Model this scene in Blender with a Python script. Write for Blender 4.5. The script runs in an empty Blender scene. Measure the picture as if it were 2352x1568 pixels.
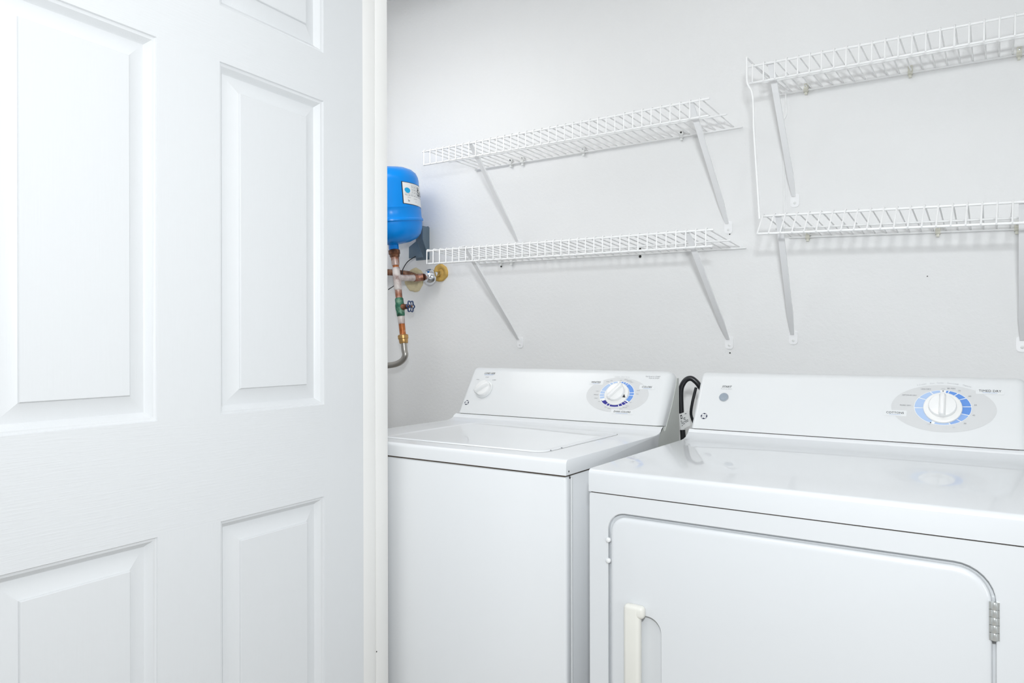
import bpy, bmesh, math, random
from mathutils import Vector, Matrix
random.seed(7)
scene = bpy.context.scene
COL = scene.collection
pi = math.pi

# ------------------------------------------------------------------ camera
CAM_H = 1.153
yaw, roll = 0.5923, 0.002
right = Vector((math.cos(yaw), math.sin(yaw), 0)); up = Vector((0, 0, 1)); fwd = Vector((-math.sin(yaw), math.cos(yaw), 0))
r2 = right * math.cos(roll) - up * math.sin(roll)
u2 = up * math.cos(roll) + right * math.sin(roll)
cd = bpy.data.cameras.new('camera'); cam = bpy.data.objects.new('camera', cd); COL.objects.link(cam)
M = Matrix((r2, u2, -fwd)).transposed().to_4x4(); M.translation = Vector((0, 0, CAM_H))
cam.matrix_world = M
cd.sensor_fit = 'HORIZONTAL'; cd.sensor_width = 36; cd.lens = 1645.02 * 36 / 2352
cd.shift_y = 5.65 / 2352; cd.clip_start = 0.02
scene.camera = cam

# ------------------------------------------------------------------ world, lights, exposure
w = bpy.data.worlds.new('world'); scene.world = w; w.use_nodes = True
bg = w.node_tree.nodes['Background']
bg.inputs[0].default_value = (0.93, 0.97, 1.0, 1); bg.inputs[1].default_value = 0.24
vs = scene.view_settings
vs.view_transform = 'Standard'; vs.look = 'None'; vs.gamma = 1; vs.exposure = 0.0; vs.use_curve_mapping = False

# the photographer's flash, a small head just above the camera
def area(name, loc, aim, sx, sy, energy, col):
    l = bpy.data.lights.new(name, 'AREA'); l.shape = 'RECTANGLE'; l.size = sx; l.size_y = sy; l.energy = energy; l.color = col
    o = bpy.data.objects.new(name, l); COL.objects.link(o); o.location = loc
    o.rotation_euler = (Vector(loc) - Vector(aim)).to_track_quat('Z', 'Y').to_euler(); return o
area('camera_flash', (0.05, -0.06, 1.47), (-0.6, 2.0, 1.45), 0.10, 0.10, 18.0, (0.945, 0.98, 1.0))
# the room behind the camera: its ceiling fixture, then two added fill lights
area('room_ceiling_light', (0.2, -0.7, 2.42), (0.2, -0.7, 0.0), 1.2, 1.2, 14, (1.0, 0.998, 0.99))
area('room_top_fill', (-0.5, 0.2, 2.42), (-0.5, 0.2, 0.0), 1.0, 1.0, 6.2, (1.0, 0.998, 0.99))  # extra overhead fill, added to even out the brightness
area('room_side_fill', (3.2, -0.6, 1.3), (-2.0, 2.2, 1.1), 1.6, 1.6, 24, (0.96, 0.985, 1.0))  # added side fill for the closet's left wall, not a known window
# added closet fill without seen fixtures: strip at the header, panel at left corner
area('closet_header_fill', (-1.0, 1.34, 2.50), (-1.1, 1.55, 0.0), 1.8, 0.16, 2.9, (1.0, 0.995, 0.985))
area('closet_corner_fill', (-1.82, 1.37, 2.20), (-2.02, 2.15, 0.9), 0.8, 0.4, 5.3, (1.0, 0.998, 0.99))

# ------------------------------------------------------------------ materials
MATS = {}
def mat(name, col, rough=0.5, metal=0.0, coat=0.0, bump=None, var=0.0, varscale=8.0, spec=0.5, aniso=None):
    if name in MATS: return MATS[name]
    m = bpy.data.materials.new(name); m.use_nodes = True
    nt = m.node_tree; b = nt.nodes['Principled BSDF']
    b.inputs['Roughness'].default_value = rough; b.inputs['Metallic'].default_value = metal
    b.inputs['Coat Weight'].default_value = coat; b.inputs['Coat Roughness'].default_value = 0.03
    b.inputs['Specular IOR Level'].default_value = spec
    tc = nt.nodes.new('ShaderNodeTexCoord')
    n = nt.nodes.new('ShaderNodeTexNoise'); n.inputs['Scale'].default_value = varscale; n.inputs['Detail'].default_value = 3
    nt.links.new(tc.outputs['Object'], n.inputs['Vector'])
    mx = nt.nodes.new('ShaderNodeMix'); mx.data_type = 'RGBA'
    v = var
    mx.inputs['A'].default_value = (*[c * (1 - v) for c in col], 1); mx.inputs['B'].default_value = (*[min(1, c * (1 + v)) for c in col], 1)
    nt.links.new(n.outputs['Fac'], mx.inputs['Factor']); nt.links.new(mx.outputs['Result'], b.inputs['Base Color'])
    if bump:
        sc, strength, dist, stretch = bump
        mp = nt.nodes.new('ShaderNodeMapping'); mp.inputs['Scale'].default_value = stretch
        nt.links.new(tc.outputs['Object'], mp.inputs['Vector'])
        n2 = nt.nodes.new('ShaderNodeTexNoise'); n2.inputs['Scale'].default_value = sc; n2.inputs['Detail'].default_value = 4; n2.inputs['Roughness'].default_value = 0.55
        nt.links.new(mp.outputs['Vector'], n2.inputs['Vector'])
        bp = nt.nodes.new('ShaderNodeBump'); bp.inputs['Strength'].default_value = strength; bp.inputs['Distance'].default_value = dist
        nt.links.new(n2.outputs['Fac'], bp.inputs['Height']); nt.links.new(bp.outputs['Normal'], b.inputs['Normal'])
    MATS[name] = m
    return m

WALL = mat('orange_peel_wall_paint', (0.885, 0.89, 0.89), 0.6, bump=(90, 0.22, 0.004, (1, 1, 1)), var=0.01)
CEIL = mat('flat_ceiling_paint', (0.88, 0.88, 0.88), 0.8, bump=(120, 0.2, 0.003, (1, 1, 1)))
FLOORM = mat('vinyl_floor', (0.62, 0.58, 0.53), 0.4, var=0.1, varscale=6)
ENAMEL = mat('white_enamel', (0.71, 0.732, 0.752), 0.28, coat=0.6, bump=(260, 0.02, 0.001, (1, 1, 1)), var=0.004)
ENAMEL_LIT = mat('white_enamel_lit', (0.79, 0.81, 0.828), 0.28, coat=0.5, bump=(260, 0.02, 0.001, (1, 1, 1)), var=0.004)  # same white enamel, lightened for the washer to offset shade on its front
CONS = mat('white_console_plastic', (0.755, 0.772, 0.78), 0.3, coat=0.1, var=0.004)
SIDEM = mat('galvanised_side_paint', (0.60, 0.62, 0.59), 0.45, var=0.02)
DOORV = mat('door_paint_vertical_grain', (0.705, 0.723, 0.738), 0.42, bump=(40, 0.10, 0.0022, (9, 9, 0.35)), var=0.004)
DOORH = mat('door_paint_horizontal_grain', (0.705, 0.723, 0.738), 0.42, bump=(40, 0.22, 0.0022, (0.5, 1, 9)), var=0.004)
JAMB = mat('warm_white_trim_paint', (0.84, 0.84, 0.825), 0.42, bump=(60, 0.06, 0.001, (4, 4, 0.4)), var=0.006)
VINYL = mat('white_vinyl_wire', (0.94, 0.945, 0.945), 0.35, var=0.004)
STRUT = mat('white_bracket_paint', (0.96, 0.965, 0.975), 0.38, var=0.006)
CLIP = mat('cream_nylon', (0.72, 0.71, 0.62), 0.4, var=0.03, varscale=40)
CLIPW = mat('white_nylon', (0.83, 0.84, 0.83), 0.35, var=0.01)
DARK = mat('dark_gap', (0.035, 0.03, 0.027), 0.8, var=0.3, varscale=30)
RUST = mat('rusty_seam', (0.10, 0.078, 0.06), 0.8, var=0.6, varscale=14)
GREYSEAM = mat('grey_seam', (0.16, 0.16, 0.155), 0.7, var=0.2)
BLACKP = mat('black_screw', (0.015, 0.013, 0.012), 0.5, var=0.2)
RUBBER = mat('black_rubber', (0.012, 0.013, 0.016), 0.28, var=0.2, varscale=30)
TANK = mat('blue_tank_enamel', (0.0, 0.25, 0.78), 0.25, coat=0.0, var=0.05, varscale=9, spec=0.3)
PAPER = mat('white_paper_label', (0.84, 0.85, 0.85), 0.5, var=0.01)
INK = mat('black_print', (0.012, 0.014, 0.02), 0.5, var=0.1)
INKG = mat('grey_print', (0.22, 0.23, 0.25), 0.5, var=0.05)
INKL = mat('light_grey_print', (0.50, 0.51, 0.53), 0.5, var=0.05)
CYAN = mat('cyan_print', (0.0, 0.40, 0.76), 0.5, var=0.05)
NAVY = mat('navy_print', (0.010, 0.016, 0.06), 0.45, var=0.05)
OVAL = mat('grey_oval_print', (0.645, 0.655, 0.66), 0.35, coat=0.1, var=0.004)
BLUE1 = mat('pale_blue_print', (0.42, 0.56, 0.80), 0.4, var=0.02)
BLUE2 = mat('mid_blue_print', (0.125, 0.29, 0.70), 0.4, var=0.02)
BLUE3 = mat('ultramarine_print', (0.006, 0.003, 0.25), 0.4, var=0.02)
BLUE4 = mat('light_blue_print', (0.27, 0.43, 0.77), 0.4, var=0.02)
WHITEP = mat('white_print', (0.84, 0.85, 0.86), 0.4, var=0.004)
KNOB = mat('white_knob_plastic', (0.85, 0.855, 0.85), 0.25, coat=0.2, var=0.004)
DIAL = mat('warm_white_dial', (0.84, 0.84, 0.825), 0.3, var=0.004)
BTN = mat('grey_button', (0.31, 0.36, 0.42), 0.3, coat=0.2, var=0.02)
BTNR = mat('grey_button_rim', (0.42, 0.45, 0.49), 0.35, var=0.02)
CREAM = mat('aged_cream_handle', (0.755, 0.75, 0.70), 0.35, var=0.02, varscale=25)
STEEL = mat('zinc_hinge', (0.60, 0.62, 0.61), 0.35, metal=0.7, var=0.05)
BRKT = mat('blue_grey_bracket_paint', (0.12, 0.18, 0.235), 0.4, var=0.12, varscale=30)
CHROME = mat('chrome', (0.75, 0.77, 0.80), 0.06, metal=1.0, var=0.02)
BRASS = mat('brass', (0.55, 0.33, 0.13), 0.32, metal=0.9, var=0.12, varscale=60)
HOSE = mat('steel_connector', (0.42, 0.40, 0.37), 0.3, metal=0.9, var=0.08)
WHEEL = mat('dark_blue_handwheel', (0.015, 0.045, 0.14), 0.3, coat=0.3, var=0.1)
FOAM = mat('yellow_foam_sealant', (0.70, 0.45, 0.12), 0.7, bump=(70, 0.5, 0.004, (1, 1, 1)), var=0.25, varscale=30)
FOAML = mat('pale_foam_sealant', (0.76, 0.66, 0.42), 0.8, bump=(70, 0.6, 0.004, (1, 1, 1)), var=0.2, varscale=40)

def ramp_mat(name, cols, rough, metal, scale=22, stretch=(1, 1, 1)):
    m = bpy.data.materials.new(name); m.use_nodes = True
    nt = m.node_tree; b = nt.nodes['Principled BSDF']
    b.inputs['Roughness'].default_value = rough; b.inputs['Metallic'].default_value = metal
    tc = nt.nodes.new('ShaderNodeTexCoord'); mp = nt.nodes.new('ShaderNodeMapping'); mp.inputs['Scale'].default_value = stretch
    n = nt.nodes.new('ShaderNodeTexNoise'); n.inputs['Scale'].default_value = scale; n.inputs['Detail'].default_value = 5
    cr = nt.nodes.new('ShaderNodeValToRGB'); e = cr.color_ramp.elements
    for i, (p, c) in enumerate(cols):
        if i < 2: e[i].position = p
        else: e.new(p)
        e[i].color = (*c, 1)
    nt.links.new(tc.outputs['Object'], mp.inputs['Vector']); nt.links.new(mp.outputs['Vector'], n.inputs['Vector'])
    nt.links.new(n.outputs['Fac'], cr.inputs['Fac']); nt.links.new(cr.outputs['Color'], b.inputs['Base Color'])
    return m
COPPER = ramp_mat('weathered_copper', [(0.36, (0.10, 0.04, 0.025)), (0.50, (0.36, 0.15, 0.09)), (0.63, (0.52, 0.40, 0.36))], 0.38, 0.5, 26)
COPPERD = ramp_mat('dark_copper', [(0.35, (0.05, 0.02, 0.012)), (0.55, (0.22, 0.09, 0.045)), (0.68, (0.40, 0.22, 0.14))], 0.4, 0.6, 30)
COPPERB = ramp_mat('bright_copper', [(0.40, (0.36, 0.10, 0.02)), (0.52, (0.50, 0.17, 0.05)), (0.64, (0.62, 0.55, 0.48))], 0.35, 0.4, 24)
FLUX = ramp_mat('whitish_solder_copper', [(0.34, (0.20, 0.10, 0.08)), (0.47, (0.50, 0.42, 0.40)), (0.62, (0.68, 0.63, 0.60))], 0.5, 0.2, 30)
GREENV = ramp_mat('green_oxidised_brass', [(0.38, (0.03, 0.05, 0.03)), (0.50, (0.02, 0.15, 0.09)), (0.66, (0.22, 0.36, 0.25))], 0.45, 0.3, 34)

# ------------------------------------------------------------------ helpers
def root_off(p):
    v = Vector((0, 0, 0))
    while p is not None: v += p.location; p = p.parent
    return v
def finish(me, smooth):
    if smooth:
        for p in me.polygons: p.use_smooth = True
        me.set_sharp_from_angle(angle=math.radians(smooth if smooth is not True else 35))
def obj(name, bm, m, parent=None, local=False, smooth=35, recalc=True):
    if recalc: bmesh.ops.recalc_face_normals(bm, faces=bm.faces[:])
    if parent is not None and not local:
        bmesh.ops.translate(bm, verts=bm.verts[:], vec=-root_off(parent))
    me = bpy.data.meshes.new(name); bm.to_mesh(me); bm.free()
    me.materials.append(m); finish(me, smooth)
    o = bpy.data.objects.new(name, me); COL.objects.link(o); o.parent = parent
    return o
def thing(name, label, cat, loc, group=None):
    o = bpy.data.objects.new(name, None); COL.objects.link(o); o.location = loc; o.empty_display_size = 0.05
    o['label'] = label; o['category'] = cat
    if group: o['group'] = group
    return o
def tag(o, label, cat, group=None):
    o['label'] = label; o['category'] = cat
    if group: o['group'] = group
    return o
def struct(o, label, cat):
    o['kind'] = 'structure'; o['label'] = label; o['category'] = cat; return o
def BM(): return bmesh.new()
def box(bm, x0, x1, y0, y1, z0, z1):
    v = [bm.verts.new((x, y, z)) for z in (z0, z1) for y in (y0, y1) for x in (x0, x1)]
    for f in ((0, 2, 3, 1), (4, 5, 7, 6), (0, 1, 5, 4), (2, 6, 7, 3), (0, 4, 6, 2), (1, 3, 7, 5)): bm.faces.new([v[i] for i in f])
    return bm
def bev(bm, off, seg=2, edges=None):
    bmesh.ops.bevel(bm, geom=edges if edges is not None else bm.edges[:], offset=off, segments=seg, profile=0.5, affect='EDGES', clamp_overlap=True)
    return bm
def rbox(x0, x1, y0, y1, z0, z1, r, seg=2): return bev(box(BM(), x0, x1, y0, y1, z0, z1), r, seg)
def tube(bm, pts, r, n=8, caps=True):
    pts = [Vector(p) for p in pts]; rr = r if isinstance(r, (list, tuple)) else [r] * len(pts)
    tang = []
    for i in range(len(pts)):
        a = pts[max(i - 1, 0)]; b = pts[min(i + 1, len(pts) - 1)]; tang.append((b - a).normalized())
    ref = Vector((0, 0, 1)) if abs(tang[0].z) < 0.9 else Vector((1, 0, 0))
    nrm = tang[0].cross(ref).normalized(); rings = []
    for i, p in enumerate(pts):
        nrm = (nrm - tang[i] * nrm.dot(tang[i])).normalized(); bn = tang[i].cross(nrm)
        rings.append([bm.verts.new(p + (nrm * math.cos(2 * pi * k / n) + bn * math.sin(2 * pi * k / n)) * rr[i]) for k in range(n)])
    for i in range(len(pts) - 1):
        for k in range(n): bm.faces.new((rings[i][k], rings[i][(k + 1) % n], rings[i + 1][(k + 1) % n], rings[i + 1][k]))
    if caps: bm.faces.new(rings[0]); bm.faces.new(rings[-1])
    return bm
def smooth_path(pts, sub=6):
    P = [Vector(p) for p in pts]; out = []
    for i in range(len(P) - 1):
        p0 = P[max(i - 1, 0)]; p1 = P[i]; p2 = P[i + 1]; p3 = P[min(i + 2, len(P) - 1)]
        for k in range(sub):
            t = k / sub
            out.append(0.5 * ((2 * p1) + (p2 - p0) * t + (2 * p0 - 5 * p1 + 4 * p2 - p3) * t * t + (-p0 + 3 * p1 - 3 * p2 + p3) * t ** 3))
    out.append(P[-1]); return out
def lathe(bm, prof, origin, axis, n=32):
    axis = Vector(axis).normalized(); o = Vector(origin)
    ref = Vector((0, 0, 1)) if abs(axis.z) < 0.9 else Vector((1, 0, 0))
    a = axis.cross(ref).normalized(); b = axis.cross(a); rings = []
    for r, h in prof:
        c = o + axis * h
        if r < 1e-6: rings.append([bm.verts.new(c)])
        else: rings.append([bm.verts.new(c + (a * math.cos(2 * pi * k / n) + b * math.sin(2 * pi * k / n)) * r) for k in range(n)])
    for i in range(len(rings) - 1):
        A, B = rings[i], rings[i + 1]
        for k in range(n):
            k2 = (k + 1) % n
            if len(A) == 1: bm.faces.new((A[0], B[k2], B[k]))
            elif len(B) == 1: bm.faces.new((A[k], A[k2], B[0]))
            else: bm.faces.new((A[k], A[k2], B[k2], B[k]))
    if len(rings[0]) > 1: bm.faces.new(rings[0])
    if len(rings[-1]) > 1: bm.faces.new(rings[-1])
    return bm
def prism_x(poly, x0, x1):
    bm = BM(); A = [bm.verts.new((x0, y, z)) for y, z in poly]; B = [bm.verts.new((x1, y, z)) for y, z in poly]
    n = len(poly)
    ea = bm.faces.new(A); eb = bm.faces.new(B[::-1])
    for i in range(n): bm.faces.new((A[i], B[i], B[(i + 1) % n], A[(i + 1) % n]))
    bmesh.ops.recalc_face_normals(bm, faces=bm.faces[:])
    return bm, list(ea.edges) + list(eb.edges)
def rrect(x0, x1, z0, z1, r, seg=6):
    rs = r if isinstance(r, (list, tuple)) else [r] * 4   # TL, TR, BR, BL
    pts = []
    for (cx, cz, rad, a0) in ((x0 + rs[0], z1 - rs[0], rs[0], pi), (x1 - rs[1], z1 - rs[1], rs[1], pi / 2), (x1 - rs[2], z0 + rs[2], rs[2], 0), (x0 + rs[3], z0 + rs[3], rs[3], -pi / 2)):
        for k in range(seg + 1):
            a = a0 - k * pi / 2 / seg; pts.append((cx + rad * math.cos(a), cz + rad * math.sin(a)))
    return pts
def loop_face(bm, outer, holes, f):
    es = []; loops = []
    for L in [outer] + holes:
        vs_ = [bm.verts.new(f(p)) for p in L]; loops.append(vs_)
        es += [bm.edges.new((vs_[i], vs_[(i + 1) % len(vs_)])) for i in range(len(vs_))]
    bmesh.ops.triangle_fill(bm, edges=es, use_beauty=True, use_dissolve=False)
    return loops
def bridge(bm, A, B):
    n = len(A)
    for i in range(n): bm.faces.new((A[i], A[(i + 1) % n], B[(i + 1) % n], B[i]))

# ------------------------------------------------------------------ setting
YW = 2.25
XR = 0.20
XL = -2.42
struct(obj('floor', box(BM(), -3.6, 2.6, -2.6, YW + .1, -.05, 0), FLOORM, smooth=None), 'pale vinyl floor under the laundry closet', 'floor')
struct(obj('ceiling', box(BM(), XL - .1, XR + .1, 1.0, YW + .1, 2.62, 2.68), CEIL, smooth=None), 'flat white closet ceiling', 'ceiling')
wall_back = struct(obj('wall_back', box(BM(), XL - .1, XR + .1, YW, YW + .1, 0, 2.62), WALL, smooth=None), 'white orange peel textured back wall of the laundry closet', 'wall')
struct(obj('wall_left', box(BM(), XL - .1, XL, 1.2326, YW, 0, 2.62), WALL, smooth=None), 'white left side wall of the closet', 'wall')
struct(obj('wall_right', box(BM(), XR, XR + .1, 1.2326, YW, 0, 2.62), WALL, smooth=None), 'white right side wall of the closet', 'wall')
bm = BM(); box(bm, -3.6, -1.205, 1.115, 1.2326, 0, 2.62); box(bm, -1.205, XR, 1.115, 1.2326, 2.07, 2.62); box(bm, XR, 2.6, 1.115, 1.2326, 0, 2.62)
struct(obj('wall_front', bm, WALL, smooth=None), 'white front wall around the closet opening', 'wall')

# jamb
tj = struct(thing('trim_1', 'warm white door jamb at the left of the opening', 'door jamb', (-1.19, 1.19, 0)), 'warm white door jamb at the left of the opening', 'door jamb')
obj('jamb_board', bev(box(BM(), -1.2045, -1.182, 1.152, 1.1925, 0, 2.07), .0012, 2), JAMB, tj)
obj('stop_board', bev(box(BM(), -1.2045, -1.1812, 1.1932, 1.2326, 0, 2.07), .0012, 2), JAMB, tj)
nb = BM(); lathe(nb, [(0.0016, 0), (0.0016, 0.0006), (0, 0.0006)], (-1.1815, 1.194, .445), (1, 0, 0), 8)
obj('nail_hole', nb, BLACKP, tj)

# ------------------------------------------------------------------ six panel door
dph = 0.0404
DO = Vector((-1.182, 1.1545, 0)); DT = Vector((math.sin(dph), -math.cos(dph), 0)); DN = Vector((math.cos(dph), math.sin(dph), 0))
door = thing('door_1', 'white six panel door swung open beside the closet', 'door', DO)
struct(door, 'white six panel door swung open beside the closet', 'door')
door.rotation_euler = (0, 0, math.atan2(DT.y, DT.x))      # local x runs from hinge to latch edge, local +y is the visible face
TH = 0.035
ts = [0.0, 0.1180, 0.3705, 0.4915, 0.7440, 0.8620]
zs_ = [0.012, 0.235, 0.8310, 1.0250, 1.6680, 1.7700, 1.930, 2.045]
def dbox(n, t0, t1, z0, z1, m): obj(n, box(BM(), t0, t1, -TH, 0, z0, z1), m, door, local=True, smooth=None)
dbox('stile', ts[0] + .0005, ts[1], zs_[0], zs_[7], DOORV)
dbox('stile', ts[4], ts[5], zs_[0], zs_[7], DOORV)
for a, b in ((0, 1), (2, 3), (4, 5), (6, 7)): dbox('rail', ts[1], ts[4], zs_[a], zs_[b], DOORH)
for a, b in ((1, 2), (3, 4), (5, 6)): dbox('mullion', ts[2], ts[3], zs_[a], zs_[b], DOORV)
PROF = [(0, 0), (.0014, -.0020), (.0036, -.0027), (.0058, -.0030), (.0090, -.0056), (.0125, -.0090), (.0150, -.0103), (.0175, -.0103), (.0445, -.0042), (.0452, -.0022), (.0462, -.0014)]
def panel(t0, t1, z0, z1):
    bm = BM(); prev = None
    for d, h in PROF:
        h *= 1.5
        L = [bm.verts.new(q) for q in ((t0 + d, h, z0 + d), (t1 - d, h, z0 + d), (t1 - d, h, z1 - d), (t0 + d, h, z1 - d))]
        if prev: bridge(bm, prev, L)
        else: first = L
        prev = L
    bm.faces.new(prev)
    bk = [bm.verts.new(q) for q in ((t0, -TH, z0), (t1, -TH, z0), (t1, -TH, z1), (t0, -TH, z1))]
    bridge(bm, bk, first); bm.faces.new(bk)
    obj('panel', bm, DOORV, door, local=True, smooth=25)
for a in (1, 3):
    for z0, z1 in ((1, 2), (3, 4), (5, 6)): panel(ts[a], ts[a + 1], zs_[z0], zs_[z1])

# ------------------------------------------------------------------ console plane helpers
CY, CZ = 1.768, 0.938
PD = Vector((0, 0.5313, 0.8472)); PN = Vector((0, -0.8472, 0.5313))
def cp(x, t, h=0.0): return Vector((x, CY, CZ)) + PD * t + PN * h
def flat(name, pts, h, m, parent):
    bm = BM(); vs_ = [bm.verts.new(cp(x, t, h)) for x, t in pts]; f = bm.faces.new(vs_); f.normal_update()
    if f.normal.dot(PN) < 0: f.normal_flip()
    return obj(name, bm, m, parent, smooth=None, recalc=False)
def ell(cx, ct, a, b, a0=0, a1=2 * pi, n=64):
    return [(cx + a * math.sin(a0 + (a1 - a0) * k / n), ct + b * math.cos(a0 + (a1 - a0) * k / n)) for k in range(n + (0 if abs(a1 - a0 - 2 * pi) < 1e-6 else 1))]
def ring_seg(name, c, ao, bo, ai, bi, d0, d1, h, m, parent, n=14):
    bm = BM(); a0, a1 = math.radians(d0), math.radians(d1); prev = None
    for k in range(n + 1):
        a = a0 + (a1 - a0) * k / n
        p = (bm.verts.new(cp(c[0] + ao * math.sin(a), c[1] + bo * math.cos(a), h)), bm.verts.new(cp(c[0] + ai * math.sin(a), c[1] + bi * math.cos(a), h)))
        if prev:
            f = bm.faces.new((prev[0], p[0], p[1], prev[1])); f.normal_update()
            if f.normal.dot(PN) < 0: f.normal_flip()
        prev = p
    return obj(name, bm, m, parent, smooth=None, recalc=False)
TXT = {}
def text_geo(s, shear=0.0, bold=0.0):
    key = (s, shear, bold)
    if key in TXT: return TXT[key]
    cu = bpy.data.curves.new('txt', 'FONT'); cu.body = s; cu.size = 1; cu.shear = shear; cu.align_x = 'CENTER'; cu.align_y = 'CENTER'
    cu.resolution_u = 3; cu.offset = bold; cu.space_character = 1.06
    o = bpy.data.objects.new('txt', cu); COL.objects.link(o)
    bpy.context.view_layer.update()
    me = bpy.data.meshes.new_from_object(o.evaluated_get(bpy.context.evaluated_depsgraph_get()))
    V = [v.co.copy() for v in me.vertices]; Fc = [list(p.vertices) for p in me.polygons]
    bpy.data.objects.remove(o); bpy.data.curves.remove(cu); bpy.data.meshes.remove(me)
    x0 = min(v.x for v in V); x1 = max(v.x for v in V); y0 = min(v.y for v in V); y1 = max(v.y for v in V)
    V = [Vector(((v.x - (x0 + x1) / 2) / (x1 - x0), (v.y - (y0 + y1) / 2) / (x1 - x0), 0)) for v in V]
    TXT[key] = (V, Fc, (y1 - y0) / (x1 - x0)); return TXT[key]
def text(s, x, t, width, m, parent, shear=0.0, bold=0.0, h=0.0009, rot=0.0, ysc=1.0, fn=None):
    V, Fc, asp = text_geo(s, shear, bold); bm = BM(); vs_ = []
    for v in V:
        a, b = v.x * width, v.y * width * ysc
        a, b = a * math.cos(rot) - b * math.sin(rot), a * math.sin(rot) + b * math.cos(rot)
        vs_.append(bm.verts.new(fn(x + a, t + b) if fn else cp(x + a, t + b, h)))
    for f in Fc:
        try: bm.faces.new([vs_[i] for i in f])
        except ValueError: pass
    return obj('lettering', bm, m, parent, smooth=None, recalc=False)
def arc_text(words, c, a, b, m, parent):
    # words: (string, angle in degrees from the top, width)
    for s, deg, wd in words:
        an = math.radians(deg); x = c[0] + a * math.sin(an); t = c[1] + b * math.cos(an)
        text(s, x, t, wd, m, parent, rot=math.atan2(-b * math.sin(an), a * math.cos(an)))
def logo(x, t, r, parent):
    o = flat('emblem', ell(x, t, r, r, n=28), .0006, NAVY, parent)
    for k in range(4):
        an = k * pi / 2 + pi / 4
        flat('emblem_petal', ell(x + .40 * r * math.sin(an), t + .40 * r * math.cos(an), r * .36, r * .36, n=16), .0009 + k * .00004, WHITEP, o)
    for k in range(4): ring_seg('emblem_ring', (x, t), r * .93, r * .93, r * .84, r * .84, 20 + 90 * k, 70 + 90 * k, .0009, WHITEP, o, 6)
    text('G', x - r * .24, t - r * .02, r * .48, NAVY, o, shear=.35, h=.0012)
    text('E', x + r * .28, t + r * .02, r * .42, NAVY, o, shear=.35, h=.0012)
def console(parent, x0, x1, rl=.012, rr=.022):
    def prof(d):
        P = [(d / .847, 0), (.0797 + .847 * d, .1271 - .531 * d), (.0845 + .72 * d, .1335 - .70 * d), (.0915 + .45 * d, .1375 - .90 * d), (.102 + .2 * d, .139 - d), (.112, .1375 - d), (.120, .132 - d), (.1225, .122 - d), (.1225, -.020), (.004 + d / .847, -.002)]
        return [(CY + y, CZ + z) for y, z in P]
    bm = BM(); st = []
    for k in range(7):
        a = pi / 2 * k / 6; st.append((x0 + rl * (1 - math.cos(a)), rl * (1 - math.sin(a))))
    for k in range(7):
        a = pi / 2 * (6 - k) / 6; st.append((x1 - rr * (1 - math.cos(a)), rr * (1 - math.sin(a))))
    prev = None; first = None
    for x, d in st:
        ring = [bm.verts.new((x, y, z)) for y, z in prof(d)]
        if prev: bridge(bm, prev, ring)
        else: first = ring
        prev = ring
    bm.faces.new(first); bm.faces.new(prev)
    return obj('console', bm, CONS, parent, smooth=32)
def slab(parent, x0, x1, yf, zb, zt, m, name='top_panel'):
    r = .009; poly = [(yf, zb)]
    for k in range(6):
        a = pi - k * pi / 10; poly.append((yf + r + r * math.cos(a), zt - r + r * math.sin(a)))
    for dy, f in ((.060, 0), (.042, .05), (.027, .20), (.014, .48), (.005, .80), (.0005, 1.0)):
        poly.append((CY - dy, zt + (CZ - .0018 - zt) * f))
    poly += [(CY - .012, zt + .012), (CY - .024, zt - .002), (CY - .030, zt - .012), (CY - .034, zb)]
    bm, ed = prism_x(poly, x0, x1); bev(bm, .0065, 3, ed)
    return obj(name, bm, m, parent, smooth=40)
def knob(name, parent, x, t, r, h, m, ridge_rot=None, ridge_len=None, base=None):
    o = lathe(BM(), [(r * 1.0, .0004), (r, h * .55), (r * .985, h * .8), (r * .94, h * .95), (r * .86, h), (0, h * 1.01)], cp(x, t), PN, 40)
    k = obj(name, o, m, parent, smooth=30)
    if ridge_rot is not None:
        bm = BM(); L = ridge_len or r * .95; wd = r * .21
        loop0 = []; ca, sa = math.cos(ridge_rot), math.sin(ridge_rot)
        def P(a, b, hh): return cp(x + a * sa + b * ca, t + a * ca - b * sa, hh)
        prev = None
        for (kw, hh) in ((1.25, h * .97), (1.0, h * 1.25), (.85, h * 1.5), (.5, h * 1.62)):
            ring = []
            for q in range(20):
                an = 2 * pi * q / 20; cx_, cy_ = math.cos(an), math.sin(an)
                a = (L - wd) * (1 if cx_ > 0 else -1) + wd * kw * cx_; b = wd * kw * cy_
                ring.append(bm.verts.new(P(a, b, hh)))
            if prev: bridge(bm, prev, ring)
            prev = ring
        bm.faces.new(prev); obj('grip', bm, m, k, smooth=50)
    return k

# ------------------------------------------------------------------ washing machine
WX0, WX1, WYF = -1.401, -0.715, 1.2567
wm = thing('washing_machine', 'white top loading washing machine between the jamb and the dryer', 'washer', ((WX0 + WX1) / 2, 1.58, 0))
obj('cabinet', bev(box(BM(), WX0 + .004, WX1 - .004, 1.287, 1.893, .02, .8835), .004, 2), ENAMEL_LIT, wm)
obj('front_panel', bev(box(BM(), WX0 + .002, WX1 - .002, WYF + .003, 1.2835, .02, .8835), .006, 3), ENAMEL_LIT, wm)
obj('seam_strip', bev(box(BM(), WX1 - .006, WX1 - .0015, 1.2832, 1.2874, .02, .880), .0007, 1), CONS, wm)
for x in (WX0 + .06, WX1 - .06):
    for y in (1.32, 1.85): obj('foot', lathe(BM(), [(.02, 0), (.022, .004), (.012, .008), (.012, .021)], (x, y, 0), (0, 0, 1), 14), RUBBER, wm)
obj('rim_gap', box(BM(), WX0 + .006, WX1 - .006, WYF + .006, 1.73, .8833, .8885), RUST, wm, smooth=None)
top = slab(wm, WX0, WX1, WYF, .8872, .919, ENAMEL_LIT)
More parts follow.
